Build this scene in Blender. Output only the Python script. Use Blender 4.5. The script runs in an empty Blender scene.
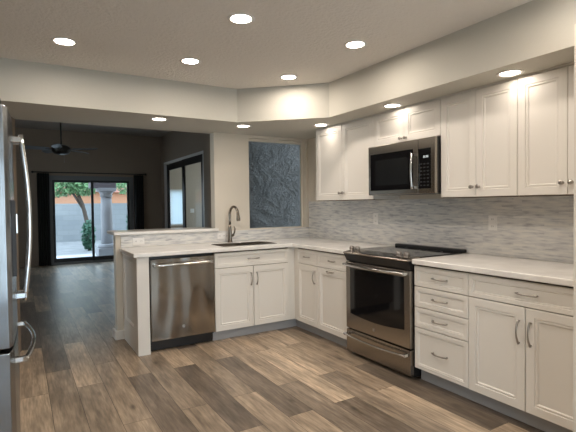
import bpy, bmesh, math, random
from mathutils import Vector, Matrix
random.seed(7)
PI = math.pi
D = bpy.data
C = bpy.context.scene.collection
S = bpy.context.scene

# ------------------------------------------------------------ camera
cam_data = D.cameras.new('camera')
cam = D.objects.new('camera', cam_data); C.objects.link(cam)
CAM = Vector((-2.4906, -4.0376, 1.3243))
yaw, pit, rol = math.radians(31.0294), math.radians(-1.4486), math.radians(-0.7162)
F = Vector((math.sin(yaw)*math.cos(pit), math.cos(yaw)*math.cos(pit), math.sin(pit)))
R = F.cross(Vector((0, 0, 1))).normalized(); U = R.cross(F)
R2 = R*math.cos(rol) + U*math.sin(rol); U2 = U*math.cos(rol) - R*math.sin(rol)
M = Matrix((R2, U2, -F)).transposed().to_4x4(); M.translation = CAM
cam.matrix_world = M
cam_data.sensor_width = 36; cam_data.lens = 446.47/576*36
cam_data.clip_start = 0.05; cam_data.clip_end = 200
S.camera = cam

# ------------------------------------------------------------ sky, exposure
w = D.worlds.new('sky'); S.world = w; w.use_nodes = True
nt = w.node_tree; nt.nodes.clear()
wo = nt.nodes.new('ShaderNodeOutputWorld'); bg = nt.nodes.new('ShaderNodeBackground')
tc = nt.nodes.new('ShaderNodeTexCoord'); sp = nt.nodes.new('ShaderNodeSeparateXYZ'); cr = nt.nodes.new('ShaderNodeValToRGB')
cr.color_ramp.elements[0].position = 0.0; cr.color_ramp.elements[0].color = (0.96, 0.98, 1, 1)
cr.color_ramp.elements[1].position = 0.6; cr.color_ramp.elements[1].color = (0.76, 0.86, 1.0, 1)
nt.links.new(tc.outputs['Generated'], sp.inputs[0]); nt.links.new(sp.outputs['Z'], cr.inputs[0])
nt.links.new(cr.outputs[0], bg.inputs[0]); nt.links.new(bg.outputs[0], wo.inputs[0])
bg.inputs[1].default_value = 2.1
LAMP_STRENGTH = 95.0
SOFFIT_LAMP_STRENGTH = 16.0
LAMP_COLOR = (1.0, 0.88, 0.76, 1)
S.view_settings.view_transform = 'Standard'; S.view_settings.look = 'None'
S.view_settings.gamma = 1; S.view_settings.use_curve_mapping = False
S.view_settings.exposure = 0.98

# ------------------------------------------------------------ materials
def mat(name):
    m = D.materials.new(name); m.use_nodes = True
    return m, m.node_tree, m.node_tree.nodes['Principled BSDF']
def node(nt, t, **kw):
    n = nt.nodes.new(t)
    for k, v in kw.items(): setattr(n, k, v)
    return n
def simple(name, col, rough=0.5, metal=0.0, spec=0.5, bump=None, vary=0.0, coat=0.0):
    m, nt, b = mat(name)
    b.inputs['Base Color'].default_value = (*col, 1); b.inputs['Roughness'].default_value = rough
    b.inputs['Metallic'].default_value = metal; b.inputs['Specular IOR Level'].default_value = spec
    b.inputs['Coat Weight'].default_value = coat
    t = node(nt, 'ShaderNodeTexCoord')
    if bump:
        scale, strength, dist = bump
        n = node(nt, 'ShaderNodeTexNoise'); n.inputs['Scale'].default_value = scale; n.inputs['Detail'].default_value = 4
        bp = node(nt, 'ShaderNodeBump'); bp.inputs['Strength'].default_value = strength; bp.inputs['Distance'].default_value = dist
        nt.links.new(t.outputs['Object'], n.inputs['Vector']); nt.links.new(n.outputs['Fac'], bp.inputs['Height'])
        nt.links.new(bp.outputs[0], b.inputs['Normal'])
    if vary:
        n = node(nt, 'ShaderNodeTexNoise'); n.inputs['Scale'].default_value = 3; n.inputs['Detail'].default_value = 5
        mx = node(nt, 'ShaderNodeMixRGB'); mx.inputs[1].default_value = (*col, 1)
        mx.inputs[2].default_value = (*[c*(1-vary) for c in col], 1)
        nt.links.new(t.outputs['Object'], n.inputs['Vector']); nt.links.new(n.outputs['Fac'], mx.inputs[0])
        nt.links.new(mx.outputs[0], b.inputs['Base Color'])
    return m
def emit(name, col, strength):
    m, nt, b = mat(name)
    b.inputs['Base Color'].default_value = (0.8, 0.8, 0.8, 1)
    b.inputs['Emission Color'].default_value = col; b.inputs['Emission Strength'].default_value = strength
    return m
def brushed(name, col, rough, vertical_streak=True, wob=0.0):
    m, nt, b = mat(name)
    b.inputs['Base Color'].default_value = (*col, 1); b.inputs['Metallic'].default_value = 1; b.inputs['Roughness'].default_value = rough
    t = node(nt, 'ShaderNodeTexCoord'); mp = node(nt, 'ShaderNodeMapping')
    mp.inputs['Scale'].default_value = (2, 2, 420) if vertical_streak else (420, 420, 2)
    n = node(nt, 'ShaderNodeTexNoise'); n.inputs['Scale'].default_value = 1; n.inputs['Detail'].default_value = 2
    bp = node(nt, 'ShaderNodeBump'); bp.inputs['Strength'].default_value = 0.35; bp.inputs['Distance'].default_value = 0.0012
    nt.links.new(t.outputs['Object'], mp.inputs[0]); nt.links.new(mp.outputs[0], n.inputs['Vector'])
    nt.links.new(n.outputs['Fac'], bp.inputs['Height'])
    last = bp
    if wob:
        n2 = node(nt, 'ShaderNodeTexNoise'); n2.inputs['Scale'].default_value = 5; n2.inputs['Detail'].default_value = 1
        b2 = node(nt, 'ShaderNodeBump'); b2.inputs['Strength'].default_value = 1; b2.inputs['Distance'].default_value = wob
        nt.links.new(t.outputs['Object'], n2.inputs['Vector']); nt.links.new(n2.outputs['Fac'], b2.inputs['Height'])
        nt.links.new(bp.outputs[0], b2.inputs['Normal']); last = b2
    nt.links.new(last.outputs[0], b.inputs['Normal'])
    return m

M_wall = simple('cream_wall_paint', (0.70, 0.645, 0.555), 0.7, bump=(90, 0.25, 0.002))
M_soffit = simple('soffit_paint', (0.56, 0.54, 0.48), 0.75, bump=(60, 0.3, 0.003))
M_ceil = simple('ceiling_texture', (0.80, 0.76, 0.71), 0.85, bump=(45, 0.8, 0.010))
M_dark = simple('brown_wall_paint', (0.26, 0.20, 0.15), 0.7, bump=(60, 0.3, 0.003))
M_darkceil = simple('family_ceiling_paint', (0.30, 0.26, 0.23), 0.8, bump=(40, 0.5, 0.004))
M_den = simple('den_wall_paint', (0.5, 0.44, 0.36), 0.8)
M_cab = simple('cabinet_white_paint', (0.78, 0.75, 0.70), 0.38)
M_cabin = simple('brown_carcass_gap_shade', (0.13, 0.09, 0.06), 0.8)  # dark brown puts shade into the door gaps; cabinet undersides are brown too
M_kick = simple('toe_kick_paint', (0.42, 0.42, 0.43), 0.5)
M_trim = simple('white_trim_paint', (0.74, 0.71, 0.66), 0.45)
M_nickel = simple('brushed_nickel', (0.40, 0.37, 0.34), 0.28, 1.0)
M_faucet = simple('faucet_bronze_nickel', (0.25, 0.215, 0.18), 0.25, 1.0)
def aniso(name, col, rough, wave):
    m, nt, b = mat(name)
    b.inputs['Base Color'].default_value = (*col, 1); b.inputs['Metallic'].default_value = 1; b.inputs['Roughness'].default_value = rough
    b.inputs['Anisotropic'].default_value = 0.85; b.inputs['Anisotropic Rotation'].default_value = 0.0
    tg = node(nt, 'ShaderNodeTangent'); tg.direction_type = 'RADIAL'; tg.axis = 'Z'; nt.links.new(tg.outputs[0], b.inputs['Tangent'])
    if wave:
        t = node(nt, 'ShaderNodeTexCoord'); mp = node(nt, 'ShaderNodeMapping'); mp.inputs['Scale'].default_value = (9, 1, 2.2)
        n = node(nt, 'ShaderNodeTexNoise'); n.inputs['Scale'].default_value = 1; n.inputs['Detail'].default_value = 0
        bp = node(nt, 'ShaderNodeBump'); bp.inputs['Strength'].default_value = 1; bp.inputs['Distance'].default_value = wave
        nt.links.new(t.outputs['Object'], mp.inputs[0]); nt.links.new(mp.outputs[0], n.inputs['Vector']); nt.links.new(n.outputs['Fac'], bp.inputs['Height']); nt.links.new(bp.outputs[0], b.inputs['Normal'])
    return m
M_steel = aniso('brushed_steel', (0.30, 0.27, 0.235), 0.15, 0.012)
M_steel2 = aniso('brushed_steel_plain', (0.36, 0.33, 0.295), 0.26, 0.0)
M_sink = simple('satin_sink_steel', (0.14, 0.125, 0.11), 0.4, 1.0)
M_fridge = brushed('fridge_steel', (0.30, 0.315, 0.335), 0.22, False, 0.006)
M_chrome = simple('polished_steel', (0.72, 0.72, 0.72), 0.12, 1.0)
M_black = simple('black_glass', (0.006, 0.006, 0.007), 0.06, spec=0.5)
M_blackm = simple('black_enamel', (0.012, 0.012, 0.013), 0.35)
M_screen = simple('microwave_screen', (0.004, 0.004, 0.004), 0.25)
M_rubber = simple('dark_grey_plastic', (0.035, 0.035, 0.038), 0.5)
M_grey = simple('grey_marking', (0.028, 0.028, 0.029), 0.3)
M_outlet = simple('outlet_white_plastic', (0.86, 0.85, 0.83), 0.35)
M_slot = simple('outlet_slot', (0.05, 0.05, 0.05), 0.6)
M_lampw = simple('lamp_trim_white', (0.75, 0.73, 0.70), 0.5)
M_lens = emit('lamp_lens', LAMP_COLOR, LAMP_STRENGTH)
M_lens2 = emit('soffit_lamp_lens', LAMP_COLOR, SOFFIT_LAMP_STRENGTH)
M_display = emit('microwave_display', (0.75, 0.9, 1, 1), 0.16)
M_slidefr = simple('grey_door_frame', (0.16, 0.16, 0.165), 0.5)
M_alu = simple('bronze_window_frame', (0.03, 0.03, 0.032), 0.5)
M_whiteframe = simple('white_door_frame', (0.62, 0.60, 0.57), 0.45)
M_curtain = simple('dark_curtain_cloth', (0.018, 0.016, 0.015), 0.9, bump=(200, 0.2, 0.001))
M_fan = simple('fan_dark_bronze', (0.04, 0.035, 0.03), 0.35, 0.6)
M_blade = simple('fan_blade', (0.13, 0.145, 0.165), 0.3)
M_stucco_out = None

def glass():
    m, nt, b = mat('window_glass'); nt.nodes.remove(b)
    out = nt.nodes['Material Output']
    tr = node(nt, 'ShaderNodeBsdfTransparent'); gl = node(nt, 'ShaderNodeBsdfGlossy'); mx = node(nt, 'ShaderNodeMixShader')
    tr.inputs[0].default_value = (0.86, 0.93, 0.96, 1); gl.inputs['Roughness'].default_value = 0.02
    lw = node(nt, 'ShaderNodeFresnel'); lw.inputs[0].default_value = 1.3
    ge = node(nt, 'ShaderNodeNewGeometry'); sb = node(nt, 'ShaderNodeMath', operation='SUBTRACT'); sb.inputs[0].default_value = 1.0
    ml = node(nt, 'ShaderNodeMath', operation='MULTIPLY'); nt.links.new(ge.outputs['Backfacing'], sb.inputs[1])
    nt.links.new(lw.outputs[0], ml.inputs[0]); nt.links.new(sb.outputs[0], ml.inputs[1])
    nt.links.new(ml.outputs[0], mx.inputs[0]); nt.links.new(tr.outputs[0], mx.inputs[1]); nt.links.new(gl.outputs[0], mx.inputs[2])
    nt.links.new(mx.outputs[0], out.inputs[0])
    return m
M_glass = glass()

def floor_mat():
    m, nt, b = mat('wood_plank_floor')
    t = node(nt, 'ShaderNodeTexCoord'); sx = node(nt, 'ShaderNodeSeparateXYZ'); cx = node(nt, 'ShaderNodeCombineXYZ')
    nt.links.new(t.outputs['Object'], sx.inputs[0])
    ax = node(nt, 'ShaderNodeMath', operation='ADD'); ax.inputs[1].default_value = 0.0
    nt.links.new(sx.outputs['X'], ax.inputs[0])
    nt.links.new(sx.outputs['Y'], cx.inputs['X']); nt.links.new(ax.outputs[0], cx.inputs['Y'])
    br = node(nt, 'ShaderNodeTexBrick'); br.offset = 0.37; br.offset_frequency = 2; br.squash = 1
    br.inputs['Scale'].default_value = 1; br.inputs['Brick Width'].default_value = 1.22; br.inputs['Row Height'].default_value = 0.18
    br.inputs['Mortar Size'].default_value = 0.0016; br.inputs['Mortar Smooth'].default_value = 0.2
    br.inputs['Color1'].default_value = (0, 0, 0, 1); br.inputs['Color2'].default_value = (1, 1, 1, 1); br.inputs['Mortar'].default_value = (0.5, 0.5, 0.5, 1)
    nt.links.new(cx.outputs[0], br.inputs['Vector'])
    ramp = node(nt, 'ShaderNodeValToRGB'); e = ramp.color_ramp.elements
    e[0].position = 0; e[0].color = (0.125, 0.098, 0.076, 1)
    e[1].position = 1; e[1].color = (0.48, 0.375, 0.27, 1)
    for p, c in ((0.25, (0.20, 0.157, 0.118, 1)), (0.5, (0.28, 0.22, 0.163, 1)), (0.75, (0.35, 0.268, 0.19, 1))):
        k = e.new(p); k.color = c
    nt.links.new(br.outputs['Color'], ramp.inputs[0])
    # grain, stretched along the plank, different on every plank
    mp = node(nt, 'ShaderNodeMapping'); mp.inputs['Scale'].default_value = (17, 1.7, 1)
    nt.links.new(t.outputs['Object'], mp.inputs[0])
    n = node(nt, 'ShaderNodeTexNoise'); n.noise_dimensions = '4D'; n.inputs['Scale'].default_value = 1; n.inputs['Detail'].default_value = 6; n.inputs['Roughness'].default_value = 0.65
    wv = node(nt, 'ShaderNodeMath', operation='MULTIPLY'); wv.inputs[1].default_value = 37
    nt.links.new(br.outputs['Color'], wv.inputs[0]); nt.links.new(mp.outputs[0], n.inputs['Vector']); nt.links.new(wv.outputs[0], n.inputs['W'])
    gr = node(nt, 'ShaderNodeMapRange'); gr.inputs['From Min'].default_value = 0.3; gr.inputs['From Max'].default_value = 0.72
    gr.inputs["To Min"].default_value = 0.52; gr.inputs['To Max'].default_value = 1.45
    nt.links.new(n.outputs['Fac'], gr.inputs['Value'])
    # soft blotches and knots
    mp2 = node(nt, 'ShaderNodeMapping'); mp2.inputs['Scale'].default_value = (7, 2.6, 1)
    nt.links.new(t.outputs['Object'], mp2.inputs[0])
    n2 = node(nt, 'ShaderNodeTexNoise'); n2.noise_dimensions = '4D'; n2.inputs['Scale'].default_value = 1; n2.inputs['Detail'].default_value = 3
    nt.links.new(mp2.outputs[0], n2.inputs['Vector']); nt.links.new(wv.outputs[0], n2.inputs['W'])
    g2 = node(nt, 'ShaderNodeMapRange'); g2.inputs['From Min'].default_value = 0.3; g2.inputs['From Max'].default_value = 0.7
    g2.inputs['To Min'].default_value = 0.72; g2.inputs['To Max'].default_value = 1.18
    nt.links.new(n2.outputs['Fac'], g2.inputs['Value'])
    mm = node(nt, 'ShaderNodeMath', operation='MULTIPLY'); nt.links.new(gr.outputs[0], mm.inputs[0]); nt.links.new(g2.outputs[0], mm.inputs[1])
    vm = node(nt, 'ShaderNodeVectorMath', operation='SCALE'); nt.links.new(ramp.outputs[0], vm.inputs[0]); nt.links.new(mm.outputs[0], vm.inputs['Scale'])
    n3 = node(nt, 'ShaderNodeTexNoise'); n3.noise_dimensions = '4D'; n3.inputs['Scale'].default_value = 1; n3.inputs['Detail'].default_value = 3
    mp3 = node(nt, 'ShaderNodeMapping'); mp3.inputs['Scale'].default_value = (75, 7, 1); nt.links.new(t.outputs['Object'], mp3.inputs[0])
    nt.links.new(mp3.outputs[0], n3.inputs['Vector']); nt.links.new(wv.outputs[0], n3.inputs['W'])
    g3 = node(nt, 'ShaderNodeMapRange'); g3.inputs['From Min'].default_value = 0.3; g3.inputs['From Max'].default_value = 0.7; g3.inputs['To Min'].default_value = 0.82; g3.inputs['To Max'].default_value = 1.42
    nt.links.new(n3.outputs['Fac'], g3.inputs['Value'])
    # scattered knots
    vo = node(nt, 'ShaderNodeTexVoronoi'); vo.inputs['Scale'].default_value = 1; mpv = node(nt, 'ShaderNodeMapping'); mpv.inputs['Scale'].default_value = (5.5, 2.4, 1)
    nt.links.new(t.outputs['Object'], mpv.inputs[0]); nt.links.new(mpv.outputs[0], vo.inputs['Vector'])
    gk = node(nt, 'ShaderNodeMapRange'); gk.inputs['From Min'].default_value = 0.03; gk.inputs['From Max'].default_value = 0.13; gk.inputs['To Min'].default_value = 0.5; gk.inputs['To Max'].default_value = 1.0
    nt.links.new(vo.outputs['Distance'], gk.inputs['Value'])
    mk = node(nt, 'ShaderNodeMath', operation='MULTIPLY'); nt.links.new(g3.outputs[0], mk.inputs[0]); nt.links.new(gk.outputs[0], mk.inputs[1])
    m3 = node(nt, 'ShaderNodeMath', operation='MULTIPLY'); nt.links.new(mm.outputs[0], m3.inputs[0]); nt.links.new(mk.outputs[0], m3.inputs[1])
    nt.links.new(m3.outputs[0], vm.inputs['Scale'])
    mo = node(nt, 'ShaderNodeMixRGB'); mo.inputs[2].default_value = (0.05, 0.038, 0.028, 1)
    nt.links.new(br.outputs['Fac'], mo.inputs[0]); nt.links.new(vm.outputs[0], mo.inputs[1])
    nt.links.new(mo.outputs[0], b.inputs['Base Color'])
    b.inputs['Roughness'].default_value = 0.34; b.inputs['Specular IOR Level'].default_value = 0.42
    bp = node(nt, 'ShaderNodeBump'); bp.inputs['Strength'].default_value = 0.25; bp.inputs['Distance'].default_value = 0.002
    nt.links.new(n.outputs['Fac'], bp.inputs['Height']); nt.links.new(bp.outputs[0], b.inputs['Normal'])
    return m
M_floor = floor_mat()

def tile_mat(name, axis):
    # long thin marble mosaic: axis = the horizontal object axis ('X' or 'Y')
    m, nt, b = mat(name)
    t = node(nt, 'ShaderNodeTexCoord'); sx = node(nt, 'ShaderNodeSeparateXYZ'); cx = node(nt, 'ShaderNodeCombineXYZ')
    nt.links.new(t.outputs['Object'], sx.inputs[0]); nt.links.new(sx.outputs[axis], cx.inputs['X']); nt.links.new(sx.outputs['Z'], cx.inputs['Y'])
    br = node(nt, 'ShaderNodeTexBrick'); br.offset = 0.41
    br.inputs['Scale'].default_value = 1; br.inputs['Brick Width'].default_value = 0.16; br.inputs['Row Height'].default_value = 0.0165
    br.inputs['Mortar Size'].default_value = 0.0008; br.inputs['Color1'].default_value = (0, 0, 0, 1); br.inputs['Color2'].default_value = (1, 1, 1, 1)
    br.inputs['Mortar'].default_value = (0.6, 0.6, 0.6, 1)
    nt.links.new(cx.outputs[0], br.inputs['Vector'])
    n = node(nt, 'ShaderNodeTexNoise'); n.noise_dimensions = '4D'; n.inputs['Detail'].default_value = 5; n.inputs['Scale'].default_value = 1
    mp = node(nt, 'ShaderNodeMapping'); mp.inputs['Scale'].default_value = (9, 60, 1)
    nt.links.new(cx.outputs[0], mp.inputs[0]); nt.links.new(mp.outputs[0], n.inputs['Vector'])
    ws = node(nt, 'ShaderNodeMath', operation='MULTIPLY'); ws.inputs[1].default_value = 0.35
    nt.links.new(br.outputs['Color'], ws.inputs[0]); nt.links.new(ws.outputs[0], n.inputs['W'])
    nn = node(nt, 'ShaderNodeMath', operation='MULTIPLY_ADD'); nn.inputs[1].default_value = 0.16
    nt.links.new(br.outputs['Color'], nn.inputs[0]); nt.links.new(n.outputs['Fac'], nn.inputs[2])
    ramp = node(nt, 'ShaderNodeValToRGB'); e = ramp.color_ramp.elements
    e[0].position = 0.36; e[0].color = (0.40, 0.40, 0.42, 1); e[1].position = 0.80; e[1].color = (0.82, 0.80, 0.76, 1)
    for p, c in ((0.46, (0.56, 0.56, 0.57, 1)), (0.56, (0.68, 0.68, 0.67, 1)), (0.68, (0.76, 0.75, 0.72, 1))):
        k = e.new(p); k.color = c
    nt.links.new(nn.outputs[0], ramp.inputs[0]); nt.links.new(ramp.outputs[0], b.inputs['Base Color'])
    b.inputs['Roughness'].default_value = 0.35
    return m
M_tileY = tile_mat('marble_mosaic_long_wall', 'Y'); M_tileX = tile_mat('marble_mosaic_sink_wall', 'X')

def quartz():
    m, nt, b = mat('white_quartz')
    t = node(nt, 'ShaderNodeTexCoord'); n = node(nt, 'ShaderNodeTexNoise'); n.inputs['Scale'].default_value = 6; n.inputs['Detail'].default_value = 8
    ramp = node(nt, 'ShaderNodeValToRGB'); ramp.color_ramp.elements[0].position = 0.35; ramp.color_ramp.elements[0].color = (0.78, 0.76, 0.73, 1)
    ramp.color_ramp.elements[1].position = 0.6; ramp.color_ramp.elements[1].color = (0.88, 0.86, 0.83, 1)
    nt.links.new(t.outputs['Object'], n.inputs['Vector']); nt.links.new(n.outputs['Fac'], ramp.inputs[0]); nt.links.new(ramp.outputs[0], b.inputs['Base Color'])
    b.inputs['Roughness'].default_value = 0.22
    return m
M_quartz = quartz()

def stucco():
    m, nt, b = mat('trowelled_stucco')
    b.inputs['Base Color'].default_value = (0.215, 0.205, 0.195, 1); b.inputs['Roughness'].default_value = 0.5
    t = node(nt, 'ShaderNodeTexCoord'); n = node(nt, 'ShaderNodeTexNoise'); n.inputs['Scale'].default_value = 16; n.inputs['Detail'].default_value = 3; n.inputs['Distortion'].default_value = 1.6
    v = node(nt, 'ShaderNodeTexVoronoi'); v.inputs['Scale'].default_value = 13; v.feature = 'SMOOTH_F1'
    nt.links.new(t.outputs['Object'], n.inputs['Vector']); nt.links.new(n.outputs['Color'], v.inputs['Vector'])
    ad = node(nt, 'ShaderNodeMath', operation='ADD'); nt.links.new(n.outputs['Fac'], ad.inputs[0]); nt.links.new(v.outputs['Distance'], ad.inputs[1])
    bp = node(nt, 'ShaderNodeBump'); bp.inputs['Strength'].default_value = 1.0; bp.inputs['Distance'].default_value = 0.08
    nt.links.new(ad.outputs[0], bp.inputs['Height']); nt.links.new(bp.outputs[0], b.inputs['Normal'])
    return m
M_stucco = stucco()
def block():
    m, nt, b = mat('painted_block_wall')
    t = node(nt, 'ShaderNodeTexCoord'); sx = node(nt, 'ShaderNodeSeparateXYZ'); cx = node(nt, 'ShaderNodeCombineXYZ')
    nt.links.new(t.outputs['Object'], sx.inputs[0]); nt.links.new(sx.outputs['X'], cx.inputs['X']); nt.links.new(sx.outputs['Z'], cx.inputs['Y'])
    br = node(nt, 'ShaderNodeTexBrick'); br.inputs['Scale'].default_value = 1; br.inputs['Brick Width'].default_value = 0.4; br.inputs['Row Height'].default_value = 0.2
    br.inputs['Mortar Size'].default_value = 0.006
    br.inputs['Color1'].default_value = (0.27, 0.29, 0.31, 1); br.inputs['Color2'].default_value = (0.31, 0.33, 0.345, 1); br.inputs['Mortar'].default_value = (0.24, 0.26, 0.275, 1)
    nt.links.new(cx.outputs[0], br.inputs['Vector']); nt.links.new(br.outputs['Color'], b.inputs['Base Color'])
    b.inputs['Roughness'].default_value = 0.85
    return m
M_block = block()
M_gravel = simple('pale_gravel', (0.42, 0.42, 0.42), 0.9, bump=(25, 1.0, 0.05), vary=0.5)
M_concrete = simple('pale_concrete', (0.62, 0.63, 0.64), 0.8, vary=0.15)
M_column = simple('column_stone', (0.36, 0.36, 0.38), 0.7, vary=0.15)
M_beam = simple('patio_beam_paint', (0.12, 0.10, 0.11), 0.7)
M_leaf = simple('tree_leaves', (0.20, 0.36, 0.17), 0.45)
M_leaf2 = simple('shrub_leaves', (0.06, 0.16, 0.10), 0.5)
M_bark = simple('tree_bark', (0.10, 0.075, 0.06), 0.9, bump=(30, 0.6, 0.01))
M_house = simple('terracotta_stucco', (0.52, 0.26, 0.15), 0.8)
M_roof = simple('clay_roof_tiles', (0.36, 0.15, 0.10), 0.8, bump=(12, 0.7, 0.04))
M_blind = None
def blind():
    m, nt, b = mat('white_window_shade'); nt.nodes.remove(b)
    out = nt.nodes['Material Output']; a = node(nt, 'ShaderNodeBsdfTranslucent'); d = node(nt, 'ShaderNodeBsdfDiffuse'); mx = node(nt, 'ShaderNodeMixShader')
    a.inputs[0].default_value = (0.95, 0.95, 0.95, 1); d.inputs[0].default_value = (0.85, 0.85, 0.85, 1); mx.inputs[0].default_value = 0.12
    nt.links.new(a.outputs[0], mx.inputs[1]); nt.links.new(d.outputs[0], mx.inputs[2]); nt.links.new(mx.outputs[0], out.inputs[0])
    return m
M_blind = blind()

# ------------------------------------------------------------ helpers
def box(bm, x0, y0, z0, x1, y1, z1, bevel=0.0):
    r = bmesh.ops.create_cube(bm, size=1.0)
    vs = r['verts']
    for v in vs:
        v.co = Vector(((x0+x1)/2 + v.co.x*(x1-x0), (y0+y1)/2 + v.co.y*(y1-y0), (z0+z1)/2 + v.co.z*(z1-z0)))
    if bevel:
        es = list({e for v in vs for e in v.link_edges})
        bmesh.ops.bevel(bm, geom=es, offset=bevel, segments=2, affect='EDGES', profile=0.5)
    return vs
def tube(bm, pts, rad, n=10, caps=True):
    pts = [Vector(p) for p in pts]; rings = []
    if not isinstance(rad, (list, tuple)): rad = [rad]*len(pts)
    up = None
    for i, p in enumerate(pts):
        t = (pts[min(i+1, len(pts)-1)] - pts[max(i-1, 0)]).normalized()
        if up is None:
            up = Vector((0, 0, 1)) if abs(t.z) < 0.9 else Vector((1, 0, 0))
        s = t.cross(up).normalized(); up = s.cross(t).normalized()
        rings.append([bm.verts.new(p + (s*math.cos(2*PI*k/n) + up*math.sin(2*PI*k/n))*rad[i]) for k in range(n)])
    for a, b in zip(rings, rings[1:]):
        for k in range(n): bm.faces.new((a[k], a[(k+1) % n], b[(k+1) % n], b[k])).smooth = True
    if caps:
        bm.faces.new(rings[0][::-1]); bm.faces.new(rings[-1])
def lathe(bm, prof, n=24, mtx=None):
    # prof = [(radius, height)...] about z, then moved by mtx
    mtx = mtx or Matrix.Identity(4); rings = []
    for r, h in prof:
        rings.append([bm.verts.new(mtx @ Vector((r*math.cos(2*PI*k/n), r*math.sin(2*PI*k/n), h))) for k in range(n)])
    for a, b in zip(rings, rings[1:]):
        for k in range(n): bm.faces.new((a[k], a[(k+1) % n], b[(k+1) % n], b[k])).smooth = True
    bm.faces.new(rings[0][::-1]); bm.faces.new(rings[-1])
def prism(bm, pts, z0, z1):
    a = [bm.verts.new((x, y, z0)) for x, y in pts]; b = [bm.verts.new((x, y, z1)) for x, y in pts]
    n = len(pts)
    bm.faces.new(a[::-1]); bm.faces.new(b)
    for k in range(n): bm.faces.new((a[k], a[(k+1) % n], b[(k+1) % n], b[k]))
def xprism(bm, prof, x0, x1):
    # profile in (y, z), extruded along x
    a = [bm.verts.new((x0, y, z)) for y, z in prof]; b = [bm.verts.new((x1, y, z)) for y, z in prof]
    n = len(prof)
    bm.faces.new(a[::-1]); bm.faces.new(b)
    for k in range(n): bm.faces.new((a[k], a[(k+1) % n], b[(k+1) % n], b[k]))
def grid_slab(bm, xs, ys, keep, z0, z1):
    # slab made of cells of one grid, shared vertices, with holes where keep() is False
    vt, vb = {}, {}
    def g(d, i, j, z):
        if (i, j) not in d: d[(i, j)] = bm.verts.new((xs[i], ys[j], z))
        return d[(i, j)]
    nx, ny = len(xs)-1, len(ys)-1
    K = lambda i, j: 0 <= i < nx and 0 <= j < ny and keep((xs[i]+xs[i+1])/2, (ys[j]+ys[j+1])/2)
    for i in range(nx):
        for j in range(ny):
            if not K(i, j): continue
            bm.faces.new((g(vt, i, j, z1), g(vt, i+1, j, z1), g(vt, i+1, j+1, z1), g(vt, i, j+1, z1)))
            bm.faces.new((g(vb, i, j, z0), g(vb, i, j+1, z0), g(vb, i+1, j+1, z0), g(vb, i+1, j, z0)))
            for (di, dj, p, q) in ((0, -1, (i, j), (i+1, j)), (1, 0, (i+1, j), (i+1, j+1)), (0, 1, (i+1, j+1), (i, j+1)), (-1, 0, (i, j+1), (i, j))):
                if not K(i+di, j+dj):
                    bm.faces.new((g(vb, *p, z0), g(vb, *q, z0), g(vt, *q, z1), g(vt, *p, z1)))
def panel(bm, x0, z0, x1, z1, rings, y=0.0):
    """front with stepped border; rings=[(inset, depth)], depth positive = towards -y; back at y"""
    rr = []
    for ins, d in rings:
        rr.append([bm.verts.new(p) for p in ((x0+ins, y-d, z0+ins), (x1-ins, y-d, z0+ins), (x1-ins, y-d, z1-ins), (x0+ins, y-d, z1-ins))])
    for a, b in zip(rr, rr[1:]):
        for k in range(4): bm.faces.new((a[k], a[(k+1) % 4], b[(k+1) % 4], b[k]))
    bm.faces.new(rr[0][::-1]); bm.faces.new(rr[-1])
def obj(name, bm, m, parent=None, loc=None, bevel=None, smooth=False):
    me = D.meshes.new(name)
    bmesh.ops.recalc_face_normals(bm, faces=bm.faces[:])
    if smooth:
        for f in bm.faces: f.smooth = True
    bm.to_mesh(me); bm.free()
    me.materials.append(m)
    o = D.objects.new(name, me); C.objects.link(o)
    if parent: o.parent = parent
    if loc: o.location = loc
    if bevel:
        b = o.modifiers.new('bevel', 'BEVEL'); b.width = bevel; b.segments = 3; b.limit_method = 'ANGLE'; b.angle_limit = math.radians(50)
    return o
def bx(name, m, parent, *a, **k):
    bm = bmesh.new(); box(bm, *a, **k); return obj(name, bm, m, parent)
def tag(o, label, cat, group=None):
    o['label'] = label; o['category'] = cat
    if group: o['group'] = group
    return o
def thing(name, label, cat, loc=(0, 0, 0), rotz=0, group=None):
    o = D.objects.new(name, None); C.objects.link(o); o.empty_display_size = 0.1
    o.location = loc; o.rotation_euler = (0, 0, rotz)
    return tag(o, label, cat, group)
def struct(name, bm, m, parent=None):
    o = obj(name, bm, m, parent)
    if not parent: o['kind'] = 'structure'
    return o
def sbox(name, m, *a, parent=None):
    bm = bmesh.new(); box(bm, *a); return struct(name, bm, m, parent)
def dup(root, loc, rotz=None, label=None, group=None):
    r = root.copy(); C.objects.link(r); r.location = loc
    if rotz is not None: r.rotation_euler = (0, 0, rotz)
    if label: r['label'] = label
    if group: r['group'] = group
    def rec(src, dst):
        for ch in list(src.children):
            c = ch.copy(); C.objects.link(c); c.parent = dst; rec(ch, c)
    rec(root, r)
    return r

ZC, ZS = 2.459, 2.1375        # ceiling, soffit underside
WX, WY = 0.63, 0.64           # long wall face, sink wall face
XJ = -0.6245                  # side of the wide opening
ROT = -PI/2                   # cabinets on the long wall

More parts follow.
